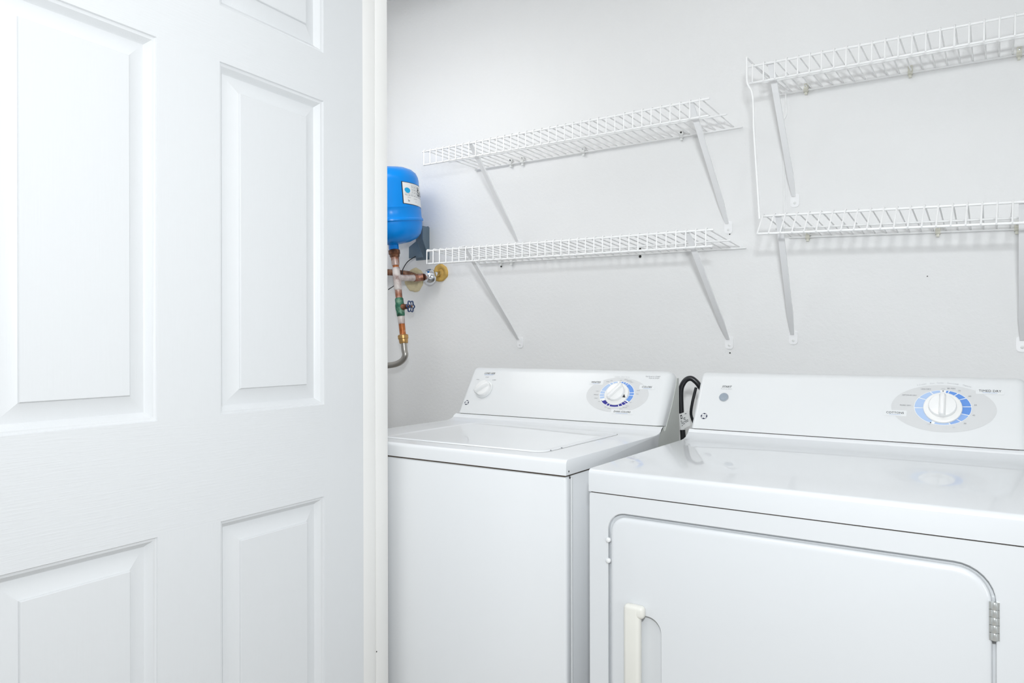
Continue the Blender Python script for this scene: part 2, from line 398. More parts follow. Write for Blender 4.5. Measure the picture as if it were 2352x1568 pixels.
# lid: a raised plate with a rolled border, lying in a shallow groove
lid_o = rrect(-1.283, -.803, 1.310, 1.700, .03, 6)
bm = BM()
def lid_loop(d, z): return [bm.verts.new((x, y, z)) for x, y in rrect(-1.283 + d, -.803 - d, 1.310 + d, 1.700 - d, max(.03 - d, .01), 6)]
Ls = [lid_loop(0, .9191), lid_loop(.0015, .9212), lid_loop(.004, .9222), lid_loop(.008, .9222), lid_loop(.013, .9207), lid_loop(.02, .9204)]
for a, b in zip(Ls, Ls[1:]): bridge(bm, a, b)
bm.faces.new(Ls[-1])
lid = obj('lid', bm, ENAMEL_LIT, wm, smooth=50)
bm = BM(); vs_ = [bm.verts.new((x, y, .91925)) for x, y in rrect(-1.2845, -.8015, 1.3085, 1.7015, .0315, 6)]; bm.faces.new(vs_)
obj('lid_gap', bm, GREYSEAM, top, smooth=None)
for x, y in ((-.804, 1.345), (-.8035, 1.392)): obj('lid_bumper', lathe(BM(), [(.0022, 0), (.0022, .0012), (0, .0016)], (x, y, .9200), (0, 0, 1), 8), INKG, lid)
obj('paint_chip', lathe(BM(), [(.0022, 0), (.0018, .0005), (0, .0005)], (WX1 - .0002, 1.268, .8945), (1, 0, 0), 8), BLACKP, top)
obj('paint_chip', lathe(BM(), [(.0026, 0), (.002, .0006), (0, .0006)], (WX1 - .0022, 1.276, .8805), (1, 0, 0), 8), BLACKP, wm)
# back base panel under the console, seen from the right
pb = [(1.7385, .60), (1.7385, .886), (1.7445, .905), (1.7545, .9185), (1.7665, .9362), (1.776, .9345), (1.783, .9265), (1.790, .9215), (1.797, .9265), (1.842, .985), (1.874, 1.040), (1.880, 1.058), (1.8935, 1.058), (1.8965, .60)]
bm, ed = prism_x(pb, WX0 + .006, WX1 - .0052)
obj('back_panel', bm, SIDEM, wm, smooth=None)
cons = console(wm, WX0 + .004, WX1 - .0065)
obj('console_seam', box(BM(), WX0 + .016, WX1 - .030, CY + .0025, CY + .05, CZ - .0025, CZ + .001), GREYSEAM, wm, smooth=None)
# printed face
C = (-.8705, .0884)
flat('control_oval', ell(-.870, .0865, .0940, .0540), .0003, OVAL, cons)
rings = [(-3, 3, None)]
W_SEG = [ # outer-degree ranges clockwise from the top
 (6, 14, BLUE2), (16, 24, BLUE2), (26, 33, BLUE2), (35, 79, BLUE2), (82, 92, BLUE2), (95, 122, BLUE2),
 (128, 134, BLUE3), (136, 147, BLUE3), (149, 160, BLUE3), (163, 195, BLUE3), (198, 207, BLUE3), (210, 232, BLUE3),
 (245, 254, BLUE1), (257, 267, BLUE1), (270, 281, BLUE1), (284, 322, BLUE1), (325, 334, BLUE1), (337, 352, BLUE1)]
ring_seg('dial_print', C, .0525, .0412, .0365, .0318, 0, 360, .0004, WHITEP, cons, 60)
for d0, d1, m_ in W_SEG: ring_seg('dial_print', C, .0512, .0398, .0378, .0328, d0, d1, .0006, m_, cons, 8)
kd = knob('timer_dial', cons, C[0], C[1], .0352, .0045, DIAL)
knob('timer_knob', kd, C[0] - .001, C[1] + .002, .0262, .014, KNOB, ridge_rot=math.radians(38), ridge_len=.0272)
flat('pointer_print', [(-.8500, .0770), (-.8395, .0765), (-.8450, .0865)], .0050, INK, kd)
sh = .28
for s, x, t in (('WHITES', -.9436, .1238), ('COLORS', -.7859, .1141), ('DARK COLORS', -.8408, .0348)):
    wd = {'WHITES': .0290, 'COLORS': .0290, 'DARK COLORS': .0505}[s]
    flat('print_patch', rrect(x - wd / 2 - .008, x + wd / 2 + .008, t - .0075, t + .0062, .002, 3), .00045, CONS, cons)
    text(s, x, t, wd, INK, cons, shear=sh, bold=.006)
    flat('underline_print', [(x - wd * .36, t - .0052), (x + wd * .36, t - .0050), (x + wd * .36, t - .0044), (x - wd * .36, t - .0046)], .0009, BLUE4, cons)
for s, x, t, wd in (('OFF', -.8681, .1319, .0058), ('HEAVY', -.8536, .1350, .0105), ('MEDIUM', -.8432, .1310, .014), ('LIGHT', -.8347, .1272, .0095),
                    ('RINSE', -.8085, .1022, .0092), ('SPIN', -.8090, .0907, .0072), ('OFF', -.8226, .0641, .0058), ('HEAVY', -.8292, .0529, .0105), ('MEDIUM', -.836, .048, .0138), ('LIGHT', -.8465, .0429, .0098),
                    ('RINSE', -.882, .0425, .0092), ('SPIN', -.8933, .0458, .0072), ('OFF', -.9178, .0627, .0062), ('HEAVY', -.93, .0727, .0112), ('MEDIUM', -.9335, .0838, .0148), ('LIGHT', -.931, .0952, .0096), ('RINSE', -.9072, .1268, .0092), ('SPIN', -.8969, .1300, .0072)):
    text(s, x, t, wd, INKG, cons, shear=sh)
text('Pull Knob to START', -.7757, .1471, .0430, INKG, cons, shear=sh); text('Push to STOP', -.7715, .1417, .0300, INKG, cons, shear=sh)
arc_text([('Custom', -8, .015), ('Care', 2, .010), ('Cycles', 10, .013)], (-.868, .0865), .100, .0575, INKL, cons)
for x, t in ((-.8692, .1262), (-.8288, .0666), (-.9111, .0659)): flat('dot_print', ell(x, t, .0012, .0012, n=10), .0008, INK, cons)
# load size knob
kb = knob('load_dial', cons, -1.3262, .0858, .0305, .0025, CONS)
knob('load_knob', kb, -1.3262, .0862, .0262, .0145, KNOB, ridge_rot=math.radians(52), ridge_len=.0268)
text('LOAD SIZE', -1.3251, .1439, .0410, INK, cons, shear=sh, bold=.008)
flat('underline_print', [(-1.3440, .1375), (-1.3090, .1383), (-1.3090, .1391), (-1.3440, .1383)], .0009, BLUE4, cons)
for s, x, t, wd in (('SMALL', -1.3632, .1204, .0118), ('LARGE', -1.3303, .1298, .0130), ('SUPER', -1.3001, .1204, .0135)): text(s, x, t, wd, INKG, cons, shear=sh)
logo(-1.3747, .0370, .0082, cons)

# ------------------------------------------------------------------ dryer
DX0, DX1, DYF = -0.645, 0.062, 1.2205
dr = thing('clothes_dryer', 'white front loading clothes dryer with cream door handle beside the washer', 'dryer', ((DX0 + DX1) / 2, 1.55, 0))
obj('cabinet', bev(box(BM(), DX0 + .002, DX1 - .002, 1.236, 1.895, .02, .8675), .003, 2), ENAMEL, dr)
for x in (DX0 + .06, DX1 - .06):
    for y in (1.30, 1.84): obj('foot', lathe(BM(), [(.02, 0), (.022, .004), (.012, .008), (.012, .021)], (x, y, 0), (0, 0, 1), 14), RUBBER, dr)
obj('rim_gap', box(BM(), DX0 + .0035, DX1 - .0035, DYF + .0045, 1.73, .8673, .8722), RUST, dr, smooth=None)
dtop = slab(dr, DX0, DX1, DYF, .8710, .9137, ENAMEL)
# front panel with the door opening
yF = DYF + .002
bm = BM()
hole = rrect(-.6065, .0030, .270, .8370, (.036, .052, .05, .05), 8)
outer = rrect(DX0 + .001, DX1 - .001, .02, .8687, .004, 2)
Lf = loop_face(bm, outer, [hole], lambda p: (p[0], yF, p[1]))
oB = [bm.verts.new((p[0], yF + .0145, p[1])) for p in outer]
h1 = [bm.verts.new((p[0], yF + .0012, p[1])) for p in rrect(-.6055, .0020, .271, .8360, (.035, .051, .05, .05), 8)]
hB = [bm.verts.new((p[0], yF + .012, p[1])) for p in rrect(-.6055, .0020, .271, .8360, (.035, .051, .05, .05), 8)]
bridge(bm, Lf[0], oB); bridge(bm, Lf[1], h1); bridge(bm, h1, hB); bm.faces.new(hB)
obj('front_panel', bm, ENAMEL, dr, smooth=30)
# door
def dl(d, y): return [(p[0], y, p[1]) for p in rrect(-.6055 + .0048 + d, .0020 - .0046 - d, .275 + d, .8360 - .0068 - d, (max(.031 - d, .008), max(.047 - d, .01), .046 - d, .046 - d), 8)]
bm = BM()
prevL = None
for d, y in ((0, yF + .011), (0, yF + .005), (.0010, yF + .0026), (.0032, yF + .0006), (.0070, yF - .0006), (.0100, yF - .0010)):
    L = [bm.verts.new(q) for q in dl(d, y)]
    if prevL: bridge(bm, prevL, L)
    prevL = L
pocket = rrect(-.556, -.4985, .452, .6560, (.004, .027, .027, .004), 8)
pv = [bm.verts.new((x, yF - .0012, z)) for x, z in pocket]
es = [bm.edges.get((prevL[i], prevL[(i + 1) % len(prevL)])) for i in range(len(prevL))] + [bm.edges.new((pv[i], pv[(i + 1) % len(pv)])) for i in range(len(pv))]
bmesh.ops.triangle_fill(bm, edges=es, use_beauty=True)
for y, d in ((yF + .001, .0015), (yF + .010, .004)):
    q = [bm.verts.new((x, y, z)) for x, z in rrect(-.556 + d, -.4985 - d, .452 + d, .6560 - d, (.003, .027 - d, .027 - d, .003), 8)]
    bridge(bm, pv, q); pv = q
bm.faces.new(pv)
ddoor = obj('door', bm, ENAMEL, dr, smooth=40)
# handle: vertical bar with a rounded head hooked over the pocket
bm = BM()
box(bm, -.5660, -.5340, yF - .020, yF - .0016, .440, .6760)
bev(bm, .0075, 4)
bm2 = box(BM(), -.5660, -.5262, yF - .0195, yF - .0016, .6530, .6758); bev(bm2, .0072, 4)
mt_ = bpy.data.meshes.new('tmp'); bm2.to_mesh(mt_); bm2.free(); bm.from_mesh(mt_); bpy.data.meshes.remove(mt_)
obj('handle', bm, CREAM, ddoor, smooth=45)
# hinge
hg = BM()
for k in range(5):
    z0 = .7325 + k * .0109
    lathe(hg, [(.0042, 0), (.0046, .0006), (.0046, .0100), (.0042, .0106)], (.0000, yF - .0012, z0), (0, 0, 1), 12)
    box(hg, .0005, .0062, yF - .0016, yF + .0004, z0 + .0002, z0 + .0104)
    box(hg, -.0062, -.0005, yF - .0024, yF - .0006, z0 + .0002, z0 + .0104)
obj('hinge', hg, STEEL, dr, smooth=40)
for z in (.7830, .7440): obj('bumper', lathe(BM(), [(.0050, 0), (.0050, .002), (.0042, .0042), (.0024, .0054), (0, .0058)], (-.6045, yF + .0014, z), (0, -1, 0), 14), CONS, dr)
# console
dc = console(dr, DX0 + .002, DX1 - .001)
obj('console_seam', box(BM(), DX0 + .012, DX1 - .020, CY + .0025, CY + .05, CZ - .0025, CZ + .001), RUST, dr, smooth=None)
C = (-.0932, .0884)
flat('control_oval', ell(-.0935, .0865, .0985, .0575), .0003, OVAL, dc)
ring_seg('dial_print', C, .0540, .0430, .0345, .0320, 0, 360, .0004, WHITEP, dc, 60)
D_SEG = [(7, 12, BLUE2), (14, 31, BLUE2), (33.5, 53, BLUE2), (55.5, 83, BLUE2), (85.5, 112, BLUE2), (114.5, 138, BLUE4), (140.5, 162, BLUE4), (164.5, 196, BLUE1), (204, 264, BLUE1), (266.5, 300, BLUE1), (302.5, 332, BLUE1), (334.5, 354, BLUE1)]
for d0, d1, m_ in D_SEG: ring_seg('dial_print', C, .0530, .0420, .0350, .0325, d0, d1, .0006, m_, dc, 8)
kd = knob('timer_dial', dc, C[0] + .0005, C[1] - .002, .0368, .0065, DIAL)
knob('timer_knob', kd, C[0] + .0005, C[1] - .0005, .0268, .0150, KNOB, ridge_rot=0.0, ridge_len=.0272)
for s, x, t, wd in (('TIMED DRY', -.0071, .1325, .0400), ('COTTONS', -.1836, .0705, .0346)):
    flat('print_patch', rrect(x - wd / 2 - .0055, x + wd / 2 + .0055, t - .0080, t + .0064, .002, 3), .00045, CONS, dc)
    text(s, x, t, wd, INK, dc)
    flat('underline_print', [(x - wd * .33, t - .0048), (x + wd * .33, t - .0048), (x + wd * .33, t - .0043), (x - wd * .33, t - .0043)], .0009, BLUE4, dc)
for s, x, t, wd in (('LESS DRY', -.1256, .1326, .0195), ('OPTIMUM DRY', -.157, .1158, .0290), ('MORE DRY', -.1639, .0900, .0218), ('OFF', -.0930, .1341, .0072), ('80 MIN', -.0778, .1357, .0145),
                    ('70', -.0625, .1308, .0044), ('60', -.0432, .1181, .0047), ('50', -.0329, .0971, .0047), ('40', -.0359, .0725, .0047), ('30', -.0512, .0522, .0045), ('20', -.0712, .0415, .0045), ('OFF', -.1174, .0456, .0070)):
    text(s, x, t, wd, INKG if s not in ('OFF', '20') else INKL, dc)
for x, t in ((-.0929, .1290), (-.1142, .0500)): flat('dot_print', ell(x, t, .0014, .0012, n=10), .0008, INK, dc)
arc_text([('2 Custom', -23, .0185), ('Care', -11.5, .0085), ('Cycles', -3.0, .0125), ('Extra-Large', 10.5, .021), ('Capacity', 25.5, .0165)], (-.0935, .0865), .1045, .0625, INKL, dc)
text('START', -.5684, .1230, .0245, INK, dc, shear=.25, bold=.008); text('Push to Start', -.5685, .1166, .0290, INKL, dc, shear=.2)
bt = obj('start_button', lathe(BM(), [(.0118, .0004), (.0118, .0022), (.0108, .0030)], cp(-.5716, .0920), PN, 28), BTNR, dc)
obj('button_face', lathe(BM(), [(.0107, .0010), (.0107, .0030), (.0095, .0044), (.006, .0038), (0, .0034)], cp(-.5716, .0920), PN, 28), BTN, bt)
logo(-.6130, .0357, .0085, dc)

# ------------------------------------------------------------------ wire shelves
def shelf(label, xl, zl, slope, xr, wire_x0, pitch, n, top, bot, clips, clipm, mid=-.16, group='white wire shelves on the back wall'):
    s = thing('wire_shelf', label, 'shelf', (xl, 2.2405, zl), group); s.rotation_euler = (0, math.atan(-slope), 0)
    L = xr - xl
    def rod(y, z, x0, x1, r=.0031):
        e = .002
        obj('rod', tube(BM(), [(x0, y, z), (x0 + e, y, z), (x1 - e, y, z), (x1, y, z)], [r * .6, r, r, r * .6], 8), VINYL, s, local=True, smooth=60)
    rod(0, 0, .0, L); rod(top[0], top[1], -.003, L - .002, .0032); rod(bot[0], bot[1], .002, L - .004, .0032)
    dz = (top[1]) / (top[0]); rod(mid, mid * dz - .0048, .0, L, .0028)
    b2 = (bot[0], bot[1])
    pts = [(0, .004, .0046), (0, top[0] + .006, top[1] + .0052), (0, top[0] - .0005, top[1] + .0050), (0, top[0] - .0046, top[1] + .002), (0, bot[0] - .0044, bot[1] - .001)]
    first = obj('wire', tube(BM(), pts, .0019, 6), VINYL, s, local=True, smooth=60)
    first.location = (wire_x0 - xl, 0, 0)
    for k in range(1, n):
        c = first.copy(); COL.objects.link(c); c.parent = s; c.location = (wire_x0 - xl + k * pitch, 0, 0)
    for cx, dark in clips:
        bm = BM(); x = cx - xl
        box(bm, x - .0055, x + .0055, -.004, .0085, -.004, .020); bev(bm, .0016, 2)
        tube(bm, [(x - .006, -.0005, 0), (x + .006, -.0005, 0)], .0062, 10)
        box(bm, x - .0035, x + .0035, -.003, .007, -.0125, -.003)
        c = obj('wall_clip', bm, clipm, s, local=True, smooth=40)
        obj('screw', lathe(BM(), [(.0031, 0), (.0031, .0012), (.0012, .0020), (0, .0018)], (x, -.004, .0125), (0, -1, 0), 12), BLACKP if dark else STEEL, c, local=True)
    return s
sUL = shelf('white wire shelf, upper left one, above the washing machine', -1.682, 1.8335, -.009, -.644, -1.674, .0286, 36, (-.305, .002), (-.305, -.0450), ((-1.512, 1), (-1.459, 1), (-1.202, 1), (-.842, 1)), CLIPW)
sLL = shelf('white wire shelf, lower left one, nearest above the washer console', -1.662, 1.4655, -.0165, -.634, -1.661, .0287, 36, (-.305, .0165), (-.305, -.0285), ((-1.559, 1), (-1.510, 0)), CLIPW)
sUR = shelf('white wire shelf, topmost one at the right above the dryer', -.545, 1.9020, -.0225, XR - .004, -.529, .0285, 26, (-.305, -.0125), (-.305, -.0570), ((-.459, 0), (-.189, 0), (.055, 0)), CLIP)
sLR = shelf('white wire shelf with slanted lip, lower right above the dryer', -.508, 1.4690, -.0450, XR - .004, -.5043, .0284, 25, (-.305, .0195), (-.353, -.0330), ((-.455, 0), (-.124, 0), (.050, 0)), CLIP)

# diagonal braces
def brace(label, x, zt, zf, xf=None, foot=True):
    xf = x if xf is None else xf
    b = thing('shelf_brace', label, 'shelf brace', (xf, YW, zf), 'diagonal shelf braces')
    def frame(t): return x + (xf - x) * t
    path = [(1.9365, zt + .0050, 0), (1.942, zt + .0065, 0), (1.950, zt - .001, 0), (1.962, zt - .013, .05), (1.985, zt - .036, .12)]
    y0, z0 = 1.985, zt - .036; y1, z1 = 2.236, zf + .010
    for k in range(1, 6): path.append((y0 + (y1 - y0) * k / 5, z0 + (z1 - z0) * k / 5, .12 + .88 * k / 5))
    # shallow U channel section swept along the path
    bm = BM(); prev = None
    for i, (y, z, t) in enumerate(path):
        a = path[max(i - 1, 0)]; c = path[min(i + 1, len(path) - 1)]
        d = Vector((0, c[0] - a[0], c[1] - a[1])).normalized(); n_ = Vector((0, -d.z, d.y))
        if n_.z > 0: n_ = -n_
        hw = .0078 if i < len(path) - 2 else (.0085 if i == len(path) - 2 else .0055)
        dp = .007 if 2 < i < len(path) - 1 else .002
        P = Vector((frame(t), y, z))
        sec = [(-hw, dp), (-hw, 0), (hw, 0), (hw, dp), (hw - .0013, dp), (hw - .0013, .0013), (-hw + .0013, .0013), (-hw + .0013, dp)]
        ring = [bm.verts.new(P + Vector((sx, 0, 0)) - n_ * (sy - .003)) for sx, sy in sec]
        if prev: bridge(bm, prev, ring)
        else: bm.faces.new(ring)
        prev = ring
    bm.faces.new(prev); obj('strut', bm, STRUT, b, smooth=30)
    fp = rrect(xf - .0125, xf + .0125, zf - .022, zf + .017, (.006, .006, .009, .009), 4)
    bm = BM(); A = [bm.verts.new((p[0], YW - .0001, p[1])) for p in fp]; B_ = [bm.verts.new((p[0], YW - .0032, p[1])) for p in fp]
    bridge(bm, A, B_); bm.faces.new(B_); bm.faces.new(A)
    obj('foot_plate', bm, STRUT, b, smooth=30)
    obj('screw', lathe(BM(), [(.0042, 0), (.0040, .0012), (.002, .0022), (0, .0022)], (xf, YW - .0031, zf - .010), (0, -1, 0), 12), CLIPW, b)
    return b
brace('white diagonal brace at the left end of the upper left shelf', -1.479, 1.834, 1.528)
brace('white diagonal brace at the right end of the upper left shelf', -.704, 1.825, 1.520, -.692)
brace('white diagonal brace at the left end of the lower left shelf', -1.505, 1.4835, 1.160, -1.476)
brace('white diagonal brace at the right end of the lower left shelf', -.717, 1.4665, 1.158, -.690)
brace('white diagonal brace under the topmost right shelf', -.487, 1.889, 1.582, -.493)
brace('white diagonal brace at the left end of the lower right shelf', -.468, 1.487, 1.172, -.498)
brace('white diagonal brace cut by the right edge of the photo', .054, 1.463, 1.152, .060)

# wire end frame linking the right hand shelves
ef = thing('wire_end_frame', 'bent white wire frame hanging between the two right hand shelves', 'wire frame', (-.525, 2.05, 1.477))
front = smooth_path([(-.543, 1.925, 1.911), (-.5425, 1.925, 1.870), (-.541, 1.925, 1.842), (-.529, 1.925, 1.815), (-.5255, 1.925, 1.770), (-.5245, 1.925, 1.714), (-.517, 1.925, 1.59), (-.511, 1.927, 1.480)], 5)
obj('front_leg', tube(BM(), front, .0028, 8), VINYL, ef, smooth=60)
obj('top_bar', tube(BM(), [(-.543, 1.925, 1.911), (-.541, 2.0, 1.912), (-.530, 2.12, 1.914), (-.515, 2.233, 1.912)], .0026, 8), VINYL, ef, smooth=60)
rear = smooth_path([(-.515, 2.233, 1.912), (-.515, 2.235, 1.888), (-.514, 2.236, 1.842), (-.5175, 2.236, 1.830), (-.5235, 2.236, 1.820), (-.525, 2.236, 1.80), (-.521, 2.236, 1.679), (-.521, 2.236, 1.49)], 5)
obj('rear_leg', tube(BM(), rear, .0026, 8), VINYL, ef, smooth=60)

# anchor holes in the wall
for x, z, r in ((-.991, 1.4725, .0042), (-.991, 1.4475, .0050), (-1.562, 1.4500, .0044), (-.688, 1.4965, .0022), (-.688, 1.1235, .0024), (-.150, 1.335, .0015)):
    bm = BM(); lathe(bm, [(r * 1.5, 0), (r * 1.5, .0008), (r, .0012), (r * .95, .0004), (0, .0003)], (x, YW, z), (0, -1, 0), 14)
    h = obj('wall_anchor', bm, CLIPW, wall_back)
    obj('screw_hole', lathe(BM(), [(r * .98, .0006), (r * .98, .0010), (0, .0010)], (x, YW, z), (0, -1, 0), 14), BLACKP, h)

# ------------------------------------------------------------------ expansion tank and plumbing
YT = 2.08
T0 = Vector((-1.961, YT, 1.544)); TA = Vector((.022, -.140, .99)).normalized()
tk = thing('expansion_tank', 'blue steel water expansion tank on copper pipe by the jamb', 'tank', T0)
prof = [(.020, .000), (.034, .002), (.066, .008), (.094, .020), (.110, .038), (.117, .060), (.119, .076), (.1195, .084), (.1240, .088), (.1240, .094), (.1200, .098), (.1185, .103), (.1178, .1365), (.1186, .1385), (.1178, .1415), (.1175, .236), (.1155, .252), (.108, .269), (.092, .2835), (.066, .294), (.034, .2990), (0, .3005)]
obj('body', lathe(BM(), prof, T0, TA, 80), TANK, tk, smooth=28)
obj('neck', lathe(BM(), [(.0185, -.020), (.0195, -.018), (.0195, .004), (.030, .008)], T0, TA, 8), TANK, tk, smooth=20)
# label wrapped round the shell
ta = TA.cross(Vector((0, 1, 0))).normalized()
if ta.x < 0: ta = -ta
tb = Vector((0, -1, 0))
viewdir = (Vector((0, 0, 1.2)) - T0); vaz = math.atan2(viewdir.dot(ta), viewdir.dot(tb))
def lh(h): return .146 + (h - .170) * .918
def onT(ang, h, off): return T0 + TA * h + (ta * math.sin(vaz + ang) + tb * math.cos(vaz + ang)) * (.1178 + off)
def patch(name, a0, a1, h0, h1, off, m, parent, n=16):
    bm = BM(); G = [[bm.verts.new(onT(a0 + (a1 - a0) * i / n, h, off)) for i in range(n + 1)] for h in (h0, h1)]
    for i in range(n): bm.faces.new((G[0][i], G[0][i + 1], G[1][i + 1], G[1][i]))
    return obj(name, bm, m, parent, smooth=60, recalc=False)
a0 = math.radians(25)
lb = patch('label', a0, a0 + 1.30, .146, .2245, .0012, PAPER, tk)
patch('label_edge', a0 - .03, a0 + 1.33, .1437, .2268, .0006, INK, lb)
# droplet mark and print rows
bm = BM(); vs_ = [bm.verts.new(onT(a0 + .17 + .11 * math.cos(q), lh(.226) + (.0085 * math.sin(q) if math.sin(q) > 0 else .012 * math.sin(q)), .0018)) for q in [2 * pi * k / 20 for k in range(20)]]
bm.faces.new(vs_); obj('droplet_print', bm, CYAN, lb, smooth=None, recalc=False)
fnT = lambda a, b: onT(a, b, .0018)
def ttext(s, a, h, wd, m, bold=0.0, ysc=.12): 
    V, Fc, asp = text_geo(s, 0.0, bold); bm = BM(); vv = [bm.verts.new(onT(a + v.x * wd, lh(h) + v.y * wd * ysc, .0018)) for v in V]
    for f in Fc:
        try: bm.faces.new([vv[i] for i in f])
        except ValueError: pass
    obj('lettering', bm, m, lb, smooth=None, recalc=False)
ttext('W', a0 + .72, .243, .15, INKG, .03, .09); ttext('S', a0 + .72, .225, .13, INK, .03, .13); ttext('U', a0 + .92, .223, .15, INK, .03, .12)
random.seed(3)
for r_, h in enumerate((.248, .242, .236, .230, .224, .218, .211, .205)):
    a = a0 + (.34 if r_ < 6 else .06)
    while a < a0 + (.60 if r_ < 6 else .92):
        wd = random.uniform(.05, .11); patch('print_row', a, a + wd, lh(h) - .0008, lh(h) + .0008, .0017, INKG if r_ % 2 else INKL, lb, 2); a += wd + .03
ttext('2x', a0 + .20, .183, .075, INK, .02, .12)
for a, h, wd in ((.15, .196, .14), (.42, .194, .18), (.50, .183, .05)): patch('print_row', a0 + a, a0 + a + wd, lh(h) - .0008, lh(h) + .0008, .0017, INKL, lb, 2)

def axp(z): return Vector((-1.961 + (1.544 - z) * .137, YT, z))
cp_t = thing('copper_water_riser', 'weathered copper riser pipe with green valve and blue handwheel under the blue tank', 'pipe', axp(1.18))
AX = (axp(1.4) - axp(1.5)).normalized()
def seg(name, z0, z1, prof, m, n=20, sm=30):
    L = (axp(z1) - axp(z0)).length
    return obj(name, lathe(BM(), [(r, f * L) for r, f in prof], axp(z0), AX, n), m, cp_t, smooth=sm)
seg('hex_nut', 1.524, 1.494, [(.020, 0), (.0225, .06), (.0225, .55), (.0195, .62), (.0185, .9), (.0165, 1)], COPPERD, 8, 20)
seg('reducer', 1.496, 1.462, [(.0155, 0), (.0155, .85), (.0140, 1)], COPPER)
seg('pipe', 1.464, 1.18, [(.0122, 0), (.0122, 1)], COPPERB)
seg('solder_collar', 1.264, 1.232, [(.0135, 0), (.0132, .7), (.0124, 1)], FLUX)
seg('tee', 1.454, 1.365, [(.0138, 0), (.0152, .03), (.0152, .97), (.0138, 1)], FLUX)
seg('sleeve', 1.366, 1.334, [(.0134, 0), (.0134, 1)], COPPER)
seg('valve_body', 1.334, 1.262, [(.0140, 0), (.0165, .06), (.0165, .28), (.0185, .42), (.0185, .58), (.0165, .74), (.0160, .94), (.0138, 1)], GREENV, 16)
V0 = axp(1.298)
obj('valve_stem', lathe(BM(), [(.013, .010), (.0125, .020), (.010, .024), (.010, .036), (.0045, .038), (.0045, .062)], V0, (1, 0, .02), 14), COPPERD, cp_t)
WC = V0 + Vector((.055, 0, .001))
wb = BM(); N_ = 72; R_ = []
for k in range(N_):
    a = 2 * pi * k / N_; rr = .0198 + .0026 * math.cos(6 * a); R_.append(WC + Vector((0, rr * math.cos(a), rr * math.sin(a))))
rings_ = []
for k in range(N_):
    a = 2 * pi * k / N_; rad = Vector((0, math.cos(a), math.sin(a))); rings_.append([wb.verts.new(R_[k] + (rad * math.cos(q) + Vector((1, 0, 0)) * math.sin(q)) * .0030) for q in [2 * pi * j / 8 for j in range(8)]])
for k in range(N_):
    A, B = rings_[k], rings_[(k + 1) % N_]
    for j in range(8): wb.faces.new((A[j], A[(j + 1) % 8], B[(j + 1) % 8], B[j]))
hw = obj('handwheel', wb, WHEEL, cp_t, smooth=60)
for k in range(6):
    a = 2 * pi * k / 6 + pi / 6; obj('spoke', tube(BM(), [WC + Vector((.004, 0, 0)), WC + Vector((0, .0182 * math.cos(a), .0182 * math.sin(a)))], .0019, 6), WHEEL, hw, smooth=60)
obj('hub', lathe(BM(), [(.0055, -.004), (.0055, .004), (.0030, .0065), (0, .0065)], WC, (1, 0, 0), 12), WHEEL, hw)
seg('union_nut', 1.190, 1.156, [(.0175, 0), (.0205, .08), (.0205, .45), (.0180, .52), (.0180, .60), (.0170, .9), (.0155, 1)], BRASS, 24)
hp = smooth_path([axp(1.158), axp(1.130), (-1.9005, YT, 1.110), (-1.913, YT - .002, 1.090), (-1.940, YT - .006, 1.076), (-1.975, YT - .010, 1.070), (-2.02, YT - .016, 1.068), (-2.10, YT - .02, 1.066), (-2.28, YT - .02, 1.07)], 6)
obj('steel_connector', tube(BM(), hp, .0118, 16), HOSE, cp_t, smooth=60)
# branch to the wall stop valve
b0 = axp(1.413)
obj('branch_pipe', tube(BM(), [b0, Vector((-1.9245, 2.165, 1.4185))], .0128, 16), FLUX, cp_t, smooth=40)
obj('branch_elbow', tube(BM(), smooth_path([(-1.9255, 2.161, 1.418), (-1.919, 2.176, 1.420), (-1.902, 2.190, 1.4225)], 4), .0152, 14), COPPER, cp_t, smooth=40)
st = thing('wall_stop_fitting', 'shiny chrome round fitting at the wall right of the copper tee', 'pipe fitting', (-1.882, 2.25, 1.425))
ca = Vector((-.30, -.95, -.03)).normalized(); c0 = Vector((-1.885, 2.203, 1.4235))
obj('chrome_dome', lathe(BM(), [(.014, .018), (.022, .015), (.030, .004), (.0325, -.008), (.0295, -.016), (.018, -.021)], c0, ca, 28), CHROME, st, smooth=25)
obj('chrome_stub', tube(BM(), [(-1.876, 2.206, 1.427), (-1.868, 2.225, 1.434), (-1.868, 2.249, 1.440)], .0105, 12), CHROME, st, smooth=50)
# foam seals
def foam(label, x, z, ro, ri, hgt, m, seed):
    random.seed(seed); bm = BM(); n = 36; prev = None; rings = []
    for r, h in ((ro, 0), (ro * .98, hgt * .6), (ro * .86, hgt), ((ro + ri) / 2, hgt * .9), (ri, hgt * .5), (ri * .9, 0.0005)):
        ring = []
        for k in range(n):
            a = 2 * pi * k / n; j = 1 + .035 * math.sin(3 * a + seed) + .025 * math.sin(7 * a + 2 * seed) + random.uniform(-.02, .02)
            ring.append(bm.verts.new((x + r * j * math.cos(a), YW - h, z + r * j * math.sin(a))))
        if prev: bridge(bm, prev, ring)
        prev = ring
    bm.faces.new(prev)
    return tag(obj('foam_seal', bm, m, smooth=60), label, 'foam seal')
foam('orange yellow foam seal ring on the wall right of the chrome fitting', -1.860, 1.4415, .036, .018, .010, FOAM, 2)
foam('pale yellow foam patch on the wall behind the copper tee', -2.003, 1.4200, .050, .022, .008, FOAML, 5)
pp = tag(obj('copper_pipe', tube(BM(), smooth_path([(-2.40, 2.205, 1.470), (-2.15, 2.205, 1.458), (-2.02, 2.207, 1.444), (-1.985, 2.222, 1.434), (-1.985, 2.249, 1.425)], 5), .0135, 14), COPPERD, smooth=50), 'dark copper pipe running along the wall behind the riser', 'pipe')
